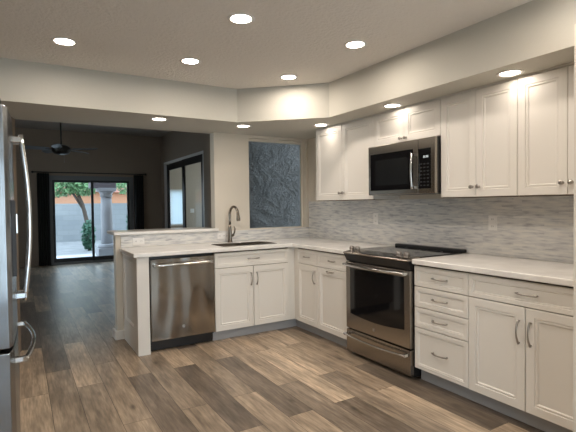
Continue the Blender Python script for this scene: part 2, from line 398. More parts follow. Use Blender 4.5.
# ------------------------------------------------------------ the setting
sbox('floor', M_floor, -6.0, -5.6, -0.1, 4.2, 7.62, 0.0)
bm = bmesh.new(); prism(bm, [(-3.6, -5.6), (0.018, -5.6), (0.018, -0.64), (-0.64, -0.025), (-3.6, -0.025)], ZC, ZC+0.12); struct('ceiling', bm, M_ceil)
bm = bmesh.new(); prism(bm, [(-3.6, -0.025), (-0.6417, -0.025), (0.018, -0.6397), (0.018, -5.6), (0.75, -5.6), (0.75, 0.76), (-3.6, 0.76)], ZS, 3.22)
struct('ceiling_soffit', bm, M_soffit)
sbox('wall_right', M_wall, WX, -5.6, 0, WX+0.12, 0.76, ZS)
bm = bmesh.new()
for a in ((-3.72, -5.72, 0, -3.0, -5.6, ZC), (0.2, -5.72, 0, 0.75, -5.6, ZC), (-3.0, -5.72, 2.1, 0.2, -5.6, ZC)): box(bm, *a)
struct('wall_back', bm, M_wall)
sbox('ground_front', M_concrete, -6, -9, -0.14, 4, -5.6, -0.04)
sbox('wall_left', M_wall, -3.72, -5.6, 0, -3.6, 0.44, ZC)
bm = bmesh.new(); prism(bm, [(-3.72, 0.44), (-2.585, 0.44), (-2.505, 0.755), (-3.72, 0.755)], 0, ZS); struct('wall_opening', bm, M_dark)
# wall end at the right edge of the view
sbox('wall_return', M_wall, -0.283, -3.10, 0, WX, -2.945, ZS)
# sink wall: pony wall + full height pier + window opening
bm = bmesh.new()
xs = [-1.68, XJ, -0.198, 0.596, WX]; zs = [0, 1.038, 2.11, ZS]
for i in range(4):
    for j in range(3):
        if i == 0 and j > 0: continue
        if i == 2 and j == 1: continue
        box(bm, xs[i], WY, zs[j], xs[i+1], 0.755, zs[j+1])
bmesh.ops.remove_doubles(bm, verts=bm.verts[:], dist=1e-5)
struct('wall_sink', bm, M_wall)
# baseboard wrapped round the end of the pony wall
bm = bmesh.new(); prism(bm, [(-1.595, 0.615), (-1.705, 0.615), (-1.705, 0.78), (-1.68, 0.78), (-1.68, 0.64), (-1.595, 0.64)], 0, 0.09)
o = struct('baseboard_peninsula', bm, M_trim); bv = o.modifiers.new('b', 'BEVEL'); bv.width = 0.006; bv.segments = 2

# family room shell
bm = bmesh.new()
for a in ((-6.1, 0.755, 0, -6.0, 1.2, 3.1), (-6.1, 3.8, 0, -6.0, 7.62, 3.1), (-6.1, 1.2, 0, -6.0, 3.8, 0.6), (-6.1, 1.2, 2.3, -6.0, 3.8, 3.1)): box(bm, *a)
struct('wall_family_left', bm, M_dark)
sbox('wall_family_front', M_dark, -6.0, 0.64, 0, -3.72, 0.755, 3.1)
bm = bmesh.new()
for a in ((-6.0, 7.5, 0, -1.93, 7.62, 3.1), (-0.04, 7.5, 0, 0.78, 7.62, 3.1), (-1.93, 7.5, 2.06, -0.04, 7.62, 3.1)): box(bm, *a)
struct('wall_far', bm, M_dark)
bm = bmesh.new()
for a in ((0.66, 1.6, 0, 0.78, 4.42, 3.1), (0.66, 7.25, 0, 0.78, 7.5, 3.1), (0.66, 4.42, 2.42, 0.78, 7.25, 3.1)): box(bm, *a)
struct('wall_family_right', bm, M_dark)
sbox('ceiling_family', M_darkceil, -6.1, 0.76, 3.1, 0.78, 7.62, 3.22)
# little light well outside the kitchen window: stucco outer wall
bm = bmesh.new()
from mathutils import noise
nx_, nz_ = 260, 240; X0_, X1_, Z1_ = -0.24, 2.2, 2.62; gv = []
for iz in range(nz_+1):
    row = []
    for ix in range(nx_+1):
        x = X0_+(X1_-X0_)*ix/nx_; z = Z1_*iz/nz_
        q = Vector((x*3.2, z*3.2, 0.3)); wv_ = noise.noise_vector(q)*0.5
        q2 = Vector((x*7+wv_.x*8+wv_.z, z*8+wv_.y*8, 1.7))
        h = (1-abs(noise.noise(q2))*4.5); h = max(h, 0)**1.5
        row.append(bm.verts.new((x, 1.48-0.014*h-0.004*noise.noise(Vector((x*40, z*40, 0))), z)))
    gv.append(row)
for iz in range(nz_):
    for ix in range(nx_): bm.faces.new((gv[iz][ix], gv[iz][ix+1], gv[iz+1][ix+1], gv[iz+1][ix])).smooth = True
box(bm, X0_, 1.482, 0, X1_, 1.6, Z1_)
struct('wall_stucco', bm, M_stucco)
sbox('wall_notch', M_dark, -0.34, 0.755, 0, -0.24, 1.6, 3.1)
sbox('ground_court', M_concrete, -0.24, 0.76, -0.1, 2.2, 1.48, 0.0)
# den behind the side doors
bm = bmesh.new()
box(bm, 0.78, 9.0, 0, 1.28, 9.1, 2.7); box(bm, 1.76, 9.0, 0, 4.3, 9.1, 2.7); box(bm, 1.28, 9.0, 0, 1.76, 9.1, 0.75); box(bm, 1.28, 9.0, 1.82, 1.76, 9.1, 2.7)
struct('wall_den_far', bm, M_den)
bm = bmesh.new()
for a in ((4.2, 3.5, 0, 4.3, 5.0, 2.7), (4.2, 8.4, 0, 4.3, 9.0, 2.7), (4.2, 5.0, 0, 4.3, 8.4, 0.5), (4.2, 5.0, 2.3, 4.3, 8.4, 2.7)): box(bm, *a)
struct('wall_den_side', bm, M_den)  # unseen opening in this wall, added to let daylight into the den
sbox('wall_den_near', M_den, 0.78, 3.4, 0, 4.3, 3.5, 2.7)
sbox('wall_den_left', M_den, 0.68, 7.62, 0, 0.78, 9.1, 2.7)
sbox('ceiling_den', M_den, 0.78, 3.4, 2.7, 4.3, 9.1, 2.8)
sbox('floor_den', M_floor, 0.78, 7.62, -0.1, 4.2, 9.1, 0.0)

# baseboards
sbox('baseboard_far', M_dark, -6.0, 7.485, 0, -2.05, 7.5, 0.09)

# kitchen window
win = D.objects.new('window_1', None); C.objects.link(win); win['kind'] = 'structure'; win.location = (-0.198, 0.70, 1.038)
ww, wh = 0.794, 1.072
bm = bmesh.new()
for a in ((0, 0.025, 0, 0.028, 0.055, wh), (ww-0.02, 0.025, 0, ww, 0.055, wh), (0.028, 0.025, 0, ww-0.02, 0.055, 0.012), (0.028, 0.025, wh-0.03, ww-0.02, 0.055, wh)): box(bm, *a)
obj('window_frame', bm, M_wall, win)
bx('window_pane', M_glass, win, 0.028, 0.036, 0.012, ww-0.02, 0.040, wh-0.03)

def slider(name, loc, rotz, W, H, mfr, mdark, handle=True, f=0.055, s=0.065):
    """two panel sliding patio door; local x across, y into the wall, z up"""
    r = D.objects.new(name, None); C.objects.link(r); r['kind'] = 'structure'; r.location = loc; r.rotation_euler = (0, 0, rotz)
    bm = bmesh.new()
    for a in ((0, 0, 0, f, 0.11, H), (W-f, 0, 0, W, 0.11, H), (f, 0, H-f, W-f, 0.11, H), (f, 0, 0, W-f, 0.11, 0.05)): box(bm, *a)
    obj('door_frame', bm, mfr, r)
    mid = W/2
    for k, (a0, a1, y) in enumerate(((f, mid+0.03, 0.055), (mid-0.03, W-f, 0.02))):
        bm = bmesh.new()
        for a in ((a0, y, 0.05, a0+s, y+0.03, H-f), (a1-s, y, 0.05, a1, y+0.03, H-f), (a0+s, y, H-f-s, a1-s, y+0.03, H-f), (a0+s, y, 0.05, a1-s, y+0.03, 0.05+0.09)): box(bm, *a)
        p = obj('door_panel', bm, mdark, r)
        bx('door_pane', M_glass, p, a0+s, y+0.012, 0.14, a1-s, y+0.018, H-f-s)
    if handle:
        bm = bmesh.new(); tube(bm, [(f+0.03, 0.055, 0.98), (f+0.03, 0.01, 1.0), (f+0.03, -0.0, 1.08), (f+0.03, 0.01, 1.16), (f+0.03, 0.055, 1.18)], 0.01)
        obj('door_handle', bm, M_blackm, r)
    return r
slider('door_1', (-1.93, 7.5, 0), 0, 1.89, 2.06, M_slidefr, M_alu, f=0.10, s=0.05)
slider('door_2', (0.66, 7.25, 0), -PI/2, 2.83, 2.42, M_whiteframe, M_blackm, handle=False, s=0.15)
slider('door_3_added', (0.2, -5.6, 0), PI, 3.2, 2.1, M_whiteframe, M_whiteframe, handle=False)  # unseen glass door, added for soft daylight from behind the camera
fw = D.objects.new('window_3_added', None); C.objects.link(fw); fw['kind'] = 'structure'; fw.location = (-6.06, 1.2, 0.6)  # unseen window, added to brighten the family room with daylight
bm = bmesh.new()
for a in ((0, 0, 0, 0.06, 0.05, 1.7), (0, 2.55, 0, 0.06, 2.6, 1.7), (0, 0.05, 0, 0.06, 2.55, 0.05), (0, 0.05, 1.65, 0.06, 2.55, 1.7), (0, 1.27, 0.05, 0.06, 1.33, 1.65)): box(bm, *a)
obj('window_frame', bm, M_trim, fw)
bx('window_pane', M_glass, fw, 0.028, 0.05, 0.05, 0.032, 2.55, 1.65)
# den window with a white shade, and the wall switch
dw = D.objects.new('window_2', None); C.objects.link(dw); dw['kind'] = 'structure'; dw.location = (1.28, 9.0, 0.75)
bm = bmesh.new()
for a in ((0, 0, 0, 0.04, 0.1, 1.07), (0.44, 0, 0, 0.48, 0.1, 1.07), (0.04, 0, 0, 0.44, 0.1, 0.04), (0.04, 0, 1.03, 0.44, 0.1, 1.07)): box(bm, *a)
obj('window_frame', bm, M_trim, dw)
bx('window_pane', M_glass, dw, 0.04, 0.05, 0.04, 0.44, 0.055, 1.03)

# ------------------------------------------------------------ cabinets
DOOR_RINGS = [(0.0, 0.0), (0.0, 0.016), (0.003, 0.019), (0.050, 0.019), (0.053, 0.0125), (0.060, 0.0155), (0.066, 0.0155), (0.071, 0.0085)]
DRAW_RINGS = [(0.0, 0.0), (0.0, 0.016), (0.003, 0.019), (0.028, 0.019), (0.030, 0.0135), (0.034, 0.0155), (0.037, 0.0155), (0.041, 0.010)]
def pull(name, parent, cx, cz, L, vertical, y=-0.0, m=None):
    """bow pull standing off a front whose face is at y"""
    pts, rad = [], []
    n = 14
    for i in range(n+1):
        t = i/n; a = (t-0.5)*L; off = 0.012 + 0.022*math.sin(PI*t)
        pts.append((cx, y-off, cz+a) if vertical else (cx+a, y-off, cz)); rad.append(0.0042 + 0.0022*abs(math.cos(PI*t))**2)
    bm = bmesh.new(); tube(bm, pts, rad, 8)
    for s in (-1, 1):
        a = s*L*0.46
        c = Vector((cx, y+0.001, cz+a)) if vertical else Vector((cx+a, y+0.001, cz))
        tube(bm, [c, c+Vector((0, -0.016, 0))], 0.0055, 8)
    return obj(name, bm, m or M_nickel, parent)
def knob(parent, cx, cz, y=0.0):
    bm = bmesh.new()
    mt = Matrix.Translation((cx, y+0.001, cz)) @ Matrix.Rotation(PI/2, 4, 'X')
    lathe(bm, [(0.010, 0), (0.009, 0.003), (0.0055, 0.008), (0.0055, 0.014), (0.012, 0.019), (0.0155, 0.024), (0.014, 0.029), (0.006, 0.032)], 16, mt)
    return obj('knob', bm, M_nickel, parent)
def door(parent, x0, z0, x1, z1):
    bm = bmesh.new(); panel(bm, x0, z0, x1, z1, DOOR_RINGS, 0.019); return obj('door', bm, M_cab, parent)
def drawer(parent, x0, z0, x1, z1, cz=None, L=0.128):
    bm = bmesh.new(); panel(bm, x0, z0, x1, z1, DRAW_RINGS, 0.019); d = obj('drawer', bm, M_cab, parent)
    pull('handle', d, (x0+x1)/2, cz or (z0+z1)/2, L, False, 0.006)
    return d
G = 0.0028
DT, DG, DB = 0.862, 0.7135, 0.103     # top of the fronts, drawer/door line, bottom
def carcass(t, W, depth=0.60, kick=True):
    bm = bmesh.new()
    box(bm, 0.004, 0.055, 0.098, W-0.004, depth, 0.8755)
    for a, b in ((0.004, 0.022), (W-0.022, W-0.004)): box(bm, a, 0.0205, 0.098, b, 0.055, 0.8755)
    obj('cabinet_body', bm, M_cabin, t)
    if kick: bx('toe_kick', M_kick, t, 0.0, 0.072, 0.0, W, 0.09, 0.098)

# sink base
t = thing('base_cabinet', 'white sink cabinet with one wide false drawer front over two doors, right of the dishwasher', 'cabinet', (-0.893, 0, 0), 0)
W = 0.893-0.0587
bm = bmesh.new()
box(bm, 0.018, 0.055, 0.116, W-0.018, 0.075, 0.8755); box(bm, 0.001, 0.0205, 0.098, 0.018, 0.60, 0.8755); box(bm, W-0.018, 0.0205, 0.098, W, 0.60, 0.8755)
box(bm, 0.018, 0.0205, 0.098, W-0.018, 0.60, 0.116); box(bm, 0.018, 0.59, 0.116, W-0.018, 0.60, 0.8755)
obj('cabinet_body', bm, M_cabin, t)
bx('toe_kick', M_kick, t, 0, 0.072, 0, W+0.13, 0.09, 0.098)
drawer(t, 0.002, DG+G, W-0.001, DT, L=0.128)
m_ = W/2
d = door(t, 0.002, DB, m_-G, DG-G); pull('handle', d, m_-0.032, 0.585, 0.128, True)
d = door(t, m_+G, DB, W-0.001, DG-G); pull('handle', d, m_+0.032, 0.585, 0.128, True)
# corner filler
bm = bmesh.new(); prism(bm, [(-0.0565, 0.0205), (0.0205, 0.0205), (0.0205, -0.0585), (0.05, -0.0585), (0.05, 0.05), (-0.0565, 0.05)], 0.098, 0.8755)
cf = tag(obj('corner_filler', bm, M_cab), 'plain white filler strip in the inside corner between the two cabinet runs', 'cabinet filler')

bx('toe_kick', M_kick, cf, 0.072, -0.0610, 0.0, 0.09, 0.0715, 0.0975)
def base_unit(y0, y1, label, kind):
    W = y0-y1
    t = thing('base_cabinet', label, 'cabinet', (0, y0, 0), ROT)
    carcass(t, W)
    if kind == 'stack':
        zz = [DB, 0.4116, 0.5615, DG, DT]
        for a, b in zip(zz, zz[1:]):
            drawer(t, 0.002, a+G, W-0.002, b-(0 if b == DT else G), L=0.128)
    else:
        drawer(t, 0.002, DG+G, W-0.002, DT, L=0.128 if W > 0.6 else 0.10)
        if kind == 'door':
            d = door(t, 0.002, DB, W-0.002, DG-G); pull('handle', d, W-0.034, 0.60, 0.128, True)
        elif kind == 'pullout':
            d = door(t, 0.002, DB, W-0.002, DG-G); pull('handle', d, W*0.47, DG-0.027, 0.11, False)
        elif kind == 'double':
            m = 0.383
            d = door(t, 0.002, DB, m-G, DG-G); pull('handle', d, m-0.035, 0.565, 0.14, True)
            d = door(t, m+G, DB, W-0.002, DG-G); pull('handle', d, m+0.035, 0.565, 0.14, True)
    return t
base_unit(-0.0614, -0.4363, 'narrow white base cabinet with a drawer and one door, beside the inside corner', 'door')
base_unit(-0.4363, -0.915, 'white base cabinet whose door has a horizontal pull at its top, left of the range', 'pullout')
base_unit(-1.695, -2.1593, 'white base cabinet of four stacked drawers, right of the range', 'stack')
base_unit(-2.1593, -2.943, 'wide white base cabinet with one drawer over two doors, at the right edge', 'double')

# uppers: front plane x = 0.2946
XU = 0.2946
def upper(y0, y1, z0, z1, label, knobs):
    W = y0-y1; t = thing('wall_cabinet', label, 'cabinet', (XU, y0, z0), ROT)
    H = z1-z0
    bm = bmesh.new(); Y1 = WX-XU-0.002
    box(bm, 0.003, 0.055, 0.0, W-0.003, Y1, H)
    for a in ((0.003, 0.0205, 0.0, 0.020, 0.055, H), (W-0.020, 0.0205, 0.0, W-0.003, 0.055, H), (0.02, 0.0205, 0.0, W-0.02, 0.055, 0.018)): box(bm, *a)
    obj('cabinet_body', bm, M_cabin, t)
    bx('side_panel', M_cab, t, W-0.0028, 0.0205, 0.0, W-0.0006, Y1, H)
    bx('top_rail', M_cab, t, 0.0, 0.008, H+0.001, W, Y1, ZS-z0-0.0005)
    m = W/2
    d1 = door(t, 0.002, 0.004, m-0.0015, H-0.004); d2 = door(t, m+0.0015, 0.004, W-0.002, H-0.004)
    if knobs:
        knob(d1, m-0.027, knobs); knob(d2, m+0.027, knobs)
    return t
ZB, ZT = 1.361, 2.1239
upper(-0.0109, -0.9308, ZB, ZT, 'white two-door upper cabinet left of the microwave, nearest the window', 0.075)
upper(-0.9308, -1.694, 1.8388, ZT, 'short white two-door upper cabinet above the microwave', 0.035)
upper(-1.694, -2.3111, ZB, ZT, 'tall white two-door upper cabinet just right of the microwave', 0.075)
upper(-2.3111, -2.934, ZB, ZT, 'tall white upper cabinet at the right edge, second right of the microwave', 0.075)

# peninsula end panel with the post beside the dishwasher
t = thing('end_panel', 'white panelled peninsula end with a post left of the dishwasher', 'cabinet panel', (-1.6192, 0, 0), 0)
bx('post', M_cab, t, 0, 0, 0, 0.106, 0.10, 0.8755)
bm = bmesh.new()
panel(bm, 0.0, 0.0, 0.534, 0.8755, [(0, 0), (0, 0.012), (0.0, 0.014), (0.0, 0.014), (0.002, 0.016)], 0.0)
bm.free(); bm = bmesh.new()
# framed side, facing -x: built as a front and turned
prm = [(0.0, 0.0), (0.0, 0.018), (0.060, 0.018), (0.064, 0.010), (0.070, 0.013), (0.076, 0.006)]
panel(bm, 0.0, 0.16, 0.534, 0.8755, prm, 0.0); box(bm, 0.0, -0.018, 0.0, 0.534, 0.0, 0.16)
bmesh.ops.transform(bm, matrix=Matrix.Translation((0.020, 0.636, 0)) @ Matrix.Rotation(-PI/2, 4, 'Z'), verts=bm.verts[:])
obj('side_panel', bm, M_cab, t)

# ------------------------------------------------------------ worktops
SX0, SX1, SY0, SY1 = -0.76, -0.12, 0.090, 0.475
bm = bmesh.new()
xs = [-1.65, SX0, SX1, -0.027, 0.629]; ys = [-0.914, -0.027, SY0, SY1, 0.629]
grid_slab(bm, xs, ys, lambda x, y: (y > -0.027 or x > -0.027) and not (SX0 < x < SX1 and SY0 < y < SY1), 0.876, 0.914)
o = obj('worktop', bm, M_quartz, bevel=0.007); tag(o, 'L-shaped white stone worktop round the corner, holding the sink', 'worktop')
bm = bmesh.new(); box(bm, -0.027, -2.943, 0.876, 0.629, -1.697, 0.914)
tag(obj('worktop', bm, M_quartz, bevel=0.007), 'straight white stone worktop right of the range', 'worktop')
bm = bmesh.new(); grid_slab(bm, [-1.70, XJ-0.001, -0.598], [0.603, 0.639, 1.02], lambda x, y: x < XJ-0.001 or y < 0.639, 1.041, 1.073)
tag(obj('bar_top', bm, M_quartz, bevel=0.007), 'raised pale bar top on the low wall behind the dishwasher', 'bar top')
# tile
bm = bmesh.new(); box(bm, 0.622, -2.943, 0.9145, 0.6295, 0.6285, 1.3605)
tag(obj('tile_backsplash', bm, M_tileY), 'tall grey marble mosaic backsplash behind the range', 'backsplash')
bm = bmesh.new(); box(bm, -1.63, 0.6295, 0.9145, 0.6215, 0.6395, 1.0385)
tag(obj('tile_backsplash', bm, M_tileX), 'low pale marble mosaic backsplash behind the sink and under the bar top', 'backsplash')

# ------------------------------------------------------------ sink and faucet
t = thing('kitchen_sink', 'stainless steel double bowl undermount sink below the faucet', 'sink', (SX0, SY0, 0.70))
def bowl(x0, x1, y0, y1):
    bm = bmesh.new(); r = 0.05
    def ring(ins, z):
        pts = []
        for (cx, cy, a0) in ((x1-r, y1-r, 0), (x0+r, y1-r, 90), (x0+r, y0+r, 180), (x1-r, y0+r, 270)):
            for k in range(5):
                a = math.radians(a0+k*22.5); pts.append(bm.verts.new((cx+(r-ins)*math.cos(a), cy+(r-ins)*math.sin(a), z)))
        return pts
    rs = [ring(0.0025, 0.2125), ring(0.0045, 0.2125), ring(0.007, 0.02), ring(0.03, 0.0)]
    for a, b in zip(rs, rs[1:]):
        for k in range(20): bm.faces.new((a[k], a[(k+1) % 20], b[(k+1) % 20], b[k])).smooth = True
    bm.faces.new(rs[-1])
    o = obj('bowl', bm, M_sink, t); s = o.modifiers.new('s', 'SOLIDIFY'); s.thickness = 0.0015; s.offset = -1
    bm = bmesh.new(); lathe(bm, [(0.035, 0.0), (0.035, 0.003), (0.02, 0.004), (0.004, 0.002)], 20, Matrix.Translation(((x0+x1)/2, (y0+y1)/2, 0.0005)))
    obj('drain', bm, M_chrome, o)
W_, D_ = SX1-SX0, SY1-SY0
bowl(0.0, W_*0.53-0.006, 0.0, D_); bowl(W_*0.53+0.006, W_, 0.0, D_)

t = thing('faucet', 'tall bronze-toned gooseneck faucet behind the sink', 'faucet', (-0.492, 0.54, 0.914))
bm = bmesh.new(); lathe(bm, [(0.030, 0), (0.030, 0.006), (0.025, 0.014), (0.0235, 0.05), (0.021, 0.12), (0.017, 0.17), (0.014, 0.20)], 20)
obj('faucet_body', bm, M_faucet, t)
pts = [(0, 0, 0.19), (0, 0, 0.24), (0, -0.002, 0.29)]
for k in range(0, 11):
    a = PI - k*PI*0.92/10
    pts.append((0.022*(k/10), -0.085 - 0.083*math.cos(a), 0.315 + 0.083*math.sin(a)*0.98))
e = Vector(pts[-1])
bm = bmesh.new(); tube(bm, pts, 0.014, 14); obj('spout', bm, M_faucet, t)
dirn = Vector((0.02, -0.14, -0.97)).normalized()
bm = bmesh.new(); tube(bm, [e - dirn*0.005, e+dirn*0.01, e+dirn*0.03, e+dirn*0.075, e+dirn*0.095], [0.013, 0.0155, 0.0165, 0.0215, 0.0205], 16)
obj('spray_head', bm, M_faucet, t)
bm = bmesh.new(); tube(bm, [(0.018, 0, 0.075), (0.032, 0, 0.078), (0.046, 0, 0.080)], [0.017, 0.0165, 0.013], 14)
tube(bm, [(0.040, 0, 0.080), (0.052, -0.006, 0.11), (0.056, -0.012, 0.15), (0.044, -0.014, 0.178)], [0.010, 0.0085, 0.007, 0.006], 10)
obj('lever_handle', bm, M_faucet, t)

# ------------------------------------------------------------ badge used on the appliances
def badge(parent, cx, cz, y, r=0.014):
    bm = bmesh.new(); mt = Matrix.Translation((cx, y+0.0006, cz)) @ Matrix.Rotation(PI/2, 4, 'X')
    lathe(bm, [(r, 0), (r, 0.0018), (r*0.9, 0.0024), (r*0.84, 0.0016), (0.001, 0.0016)], 24, mt)
    b = obj('badge', bm, M_nickel, parent)
    bm = bmesh.new(); pts = []
    for k in range(25):     # looped script letters
        a = k/24*2*PI*1.5
        pts.append((cx - r*0.5 + r*1.0*k/24 + r*0.16*math.cos(a*2), y-0.0018, cz + r*0.40*math.sin(a*2)))
    tube(bm, pts, r*0.07, 5); obj('script', bm, M_chrome, b)

# ------------------------------------------------------------ dishwasher
t = thing('dishwasher', 'stainless steel dishwasher with a bar handle under the worktop', 'dishwasher', (-1.5115, 0, 0))
W = 0.6165
bx('body', M_blackm, t, 0.004, 0.035, 0.09, W-0.004, 0.58, 0.870)
bm = bmesh.new(); box(bm, 0.008, -0.012, 0.112, W-0.006, 0.034, 0.848, bevel=0.004); dd = obj('door', bm, M_steel, t)
bx('toe_panel', M_blackm, t, 0.006, 0.07, 0.006, W-0.006, 0.085, 0.108)
bm = bmesh.new(); n = 12
tube(bm, [(0.035 + (W-0.07)*i/n, -0.052-0.006*math.sin(PI*i/n), 0.795) for i in range(n+1)], 0.012, 12)
h = obj('handle', bm, M_chrome, dd)
for x in (0.045, W-0.045):
    bm = bmesh.new(); box(bm, x-0.016, -0.054, 0.783, x+0.016, -0.010, 0.808, bevel=0.004); obj('handle_bracket', bm, M_chrome, h)
badge(dd, 0.30, 0.215, -0.012)

# ------------------------------------------------------------ range
t = thing('range', 'stainless steel slide-in range with black glass cooktop between the base cabinets', 'stove', (0, -0.9245, 0), ROT)
W = 0.761
bx('body', M_blackm, t, 0.004, 0.012, 0.02, W-0.004, 0.612, 0.905)
# oven door
bm = bmesh.new(); box(bm, 0.004, -0.030, 0.238, W-0.004, 0.011, 0.820, bevel=0.004); od = obj('oven_door', bm, M_steel2, t)
bm = bmesh.new(); pts = []
x0, x1, zb, zt = 0.062, W-0.062, 0.372, 0.770
for k in range(17):
    s = k/16; pts.append((x0+(x1-x0)*s, zb-0.022*math.sin(PI*s)))
pts += [(x1, zt), (x0, zt)]
a = [bm.verts.new((x, -0.0315, z)) for x, z in pts]; b = [bm.verts.new((x, -0.0295, z)) for x, z in pts]
bm.faces.new(a); bm.faces.new(b[::-1])
for k in range(len(pts)): bm.faces.new((a[k], b[k], b[(k+1) % len(pts)], a[(k+1) % len(pts)]))
og = obj('oven_window', bm, M_black, od)
badge(od, 0.36, 0.292, -0.030, 0.013)
def bar_handle(parent, z, bow, L0, L1, r=0.012, flat=1.0):
    bm = bmesh.new(); n = 16
    tube(bm, [(L0+(L1-L0)*i/n, -0.072-0.010*math.sin(PI*i/n), z-bow*math.sin(PI*i/n)) for i in range(n+1)], r, 12)
    if flat != 1.0:
        for v in bm.verts: v.co.z = z + (v.co.z-z)*flat
    h = obj('handle', bm, M_chrome, parent)
    for x in (L0+0.012, L1-0.012):
        bm = bmesh.new(); box(bm, x-0.016, -0.076, z-0.012, x+0.016, -0.029, z+0.012, bevel=0.004); obj('handle_bracket', bm, M_chrome, h)
bar_handle(od, 0.800, 0.004, 0.022, W-0.022, 0.012)
# drawer
bm = bmesh.new(); box(bm, 0.004, -0.028, 0.035, W-0.004, 0.011, 0.226, bevel=0.004); dr = obj('warming_drawer', bm, M_steel2, t)
bar_handle(dr, 0.190, 0.012, 0.022, W-0.022, 0.009)
# control console: black sloped underside with steel lip
bm = bmesh.new(); xprism(bm, [(0.011, 0.826), (-0.018, 0.826), (-0.050, 0.885), (-0.050, 0.900), (0.011, 0.905)], 0.002, W-0.002)
con = obj('control_console', bm, M_blackm, t)
bm = bmesh.new(); xprism(bm, [(-0.055, 0.893), (-0.058, 0.900), (-0.052, 0.906), (0.055, 0.921), (0.075, 0.921), (0.075, 0.906), (-0.045, 0.893)], 0.000, W)
obj('steel_lip', bm, M_steel2, con)
bm = bmesh.new(); xprism(bm, [(-0.040, 0.9088), (-0.040, 0.9100), (0.050, 0.9222), (0.050, 0.9205)], 0.19, W-0.20)
obj('touch_panel', bm, M_black, con)
sl = math.atan2(0.015, 0.107)
for x in (0.045, 0.120, W-0.150, W-0.070):
    bm = bmesh.new()
    mt = Matrix.Translation((x, 0.004, 0.9135)) @ Matrix.Rotation(-sl, 4, 'X')
    lathe(bm, [(0.027, 0.0), (0.027, 0.004), (0.019, 0.006), (0.018, 0.012), (0.023, 0.015), (0.023, 0.035), (0.020, 0.038), (0.004, 0.038)], 24, mt)
    vs = box(bm, -0.004, -0.020, 0.037, 0.004, 0.020, 0.043); bmesh.ops.transform(bm, matrix=mt, verts=vs)
    obj('control_knob', bm, M_nickel, con)
bm = bmesh.new(); box(bm, -0.004, 0.076, 0.9145, W+0.004, 0.560, 0.922, bevel=0.002); ck = obj('cooktop', bm, M_black, t)
bm = bmesh.new()
def ringm(cx, cy, r):
    n = 40; a = [bm.verts.new((cx+r*math.cos(2*PI*k/n), cy+r*math.sin(2*PI*k/n), 0.9224)) for k in range(n)]
    b = [bm.verts.new((cx+(r-0.003)*math.cos(2*PI*k/n), cy+(r-0.003)*math.sin(2*PI*k/n), 0.9224)) for k in range(n)]
    for k in range(n): bm.faces.new((a[k], a[(k+1) % n], b[(k+1) % n], b[k]))
for cx, cy, r in ((0.19, 0.20, 0.11), (0.19, 0.20, 0.075), (0.19, 0.43, 0.075), (0.57, 0.21, 0.125), (0.57, 0.21, 0.085), (0.56, 0.44, 0.08), (0.38, 0.42, 0.05)): ringm(cx, cy, r)
obj('burner_marking', bm, M_grey, ck)
bm = bmesh.new(); box(bm, 0.0, 0.562, 0.9145, W, 0.618, 0.944, bevel=0.009); obj('rear_trim', bm, M_blackm, t)

# ------------------------------------------------------------ microwave
t = thing('microwave', 'stainless steel microwave with a black window mounted above the range', 'microwave', (0.235, -0.9335, 1.398), ROT)
W = 0.758; H = 0.437
bx('body', M_blackm, t, 0.002, 0.030, 0.004, W-0.002, 0.385, H-0.001)
bm = bmesh.new(); box(bm, 0.0, 0.0, 0.0, W*0.775, 0.030, H-0.002, bevel=0.005); dd = obj('door', bm, M_steel2, t)
bm = bmesh.new(); box(bm, 0.030, -0.0020, 0.040, 0.535, 0.001, 0.362, bevel=0.0006); gp = obj('door_window', bm, M_black, dd)
bm = bmesh.new(); box(bm, 0.095, -0.0026, 0.085, 0.480, -0.0019, 0.305); obj('window_screen', bm, M_screen, gp)
bm = bmesh.new(); n = 14
tube(bm, [(0.557, -0.034-0.014*math.sin(PI*i/n), 0.038+0.285*i/n) for i in range(n+1)], 0.0095, 12); h = obj('handle', bm, M_chrome, dd)
for z in (0.05, 0.311):
    bm = bmesh.new(); box(bm, 0.549, -0.040, z-0.012, 0.565, 0.002, z+0.012, bevel=0.003); obj('handle_bracket', bm, M_chrome, h)
bm = bmesh.new(); box(bm, W*0.775+0.002, 0.0, 0.0, W, 0.030, H-0.002, bevel=0.005); cp = obj('control_side', bm, M_steel2, t)
bm = bmesh.new(); box(bm, 0.594, -0.0020, 0.040, 0.718, 0.001, 0.355, bevel=0.0006); kp = obj('control_panel', bm, M_black, cp)
bm = bmesh.new()
for i in range(4):      # clock digits
    x = 0.646 + i*0.012 + (0.004 if i > 1 else 0)
    box(bm, x, -0.0026, 0.281, x+0.0018, -0.0019, 0.297); box(bm, x+0.006, -0.0026, 0.281, x+0.0078, -0.0019, 0.297)
    for z in (0.281, 0.288, 0.2952): box(bm, x, -0.0026, z, x+0.0078, -0.0019, z+0.0018)
obj('display', bm, M_display, kp)
bm = bmesh.new()
for r in range(7):
    for c in range(3): box(bm, 0.612+c*0.034, -0.0026, 0.060+r*0.028, 0.612+c*0.034+0.02, -0.0019, 0.060+r*0.028+0.010)
obj('key_markings', bm, M_grey, kp)
bm = bmesh.new()
for k in range(10): box(bm, 0.06+k*0.066, 0.04, 0.0, 0.11+k*0.066, 0.30, 0.0038)
obj('vent_grille', bm, M_rubber, t)

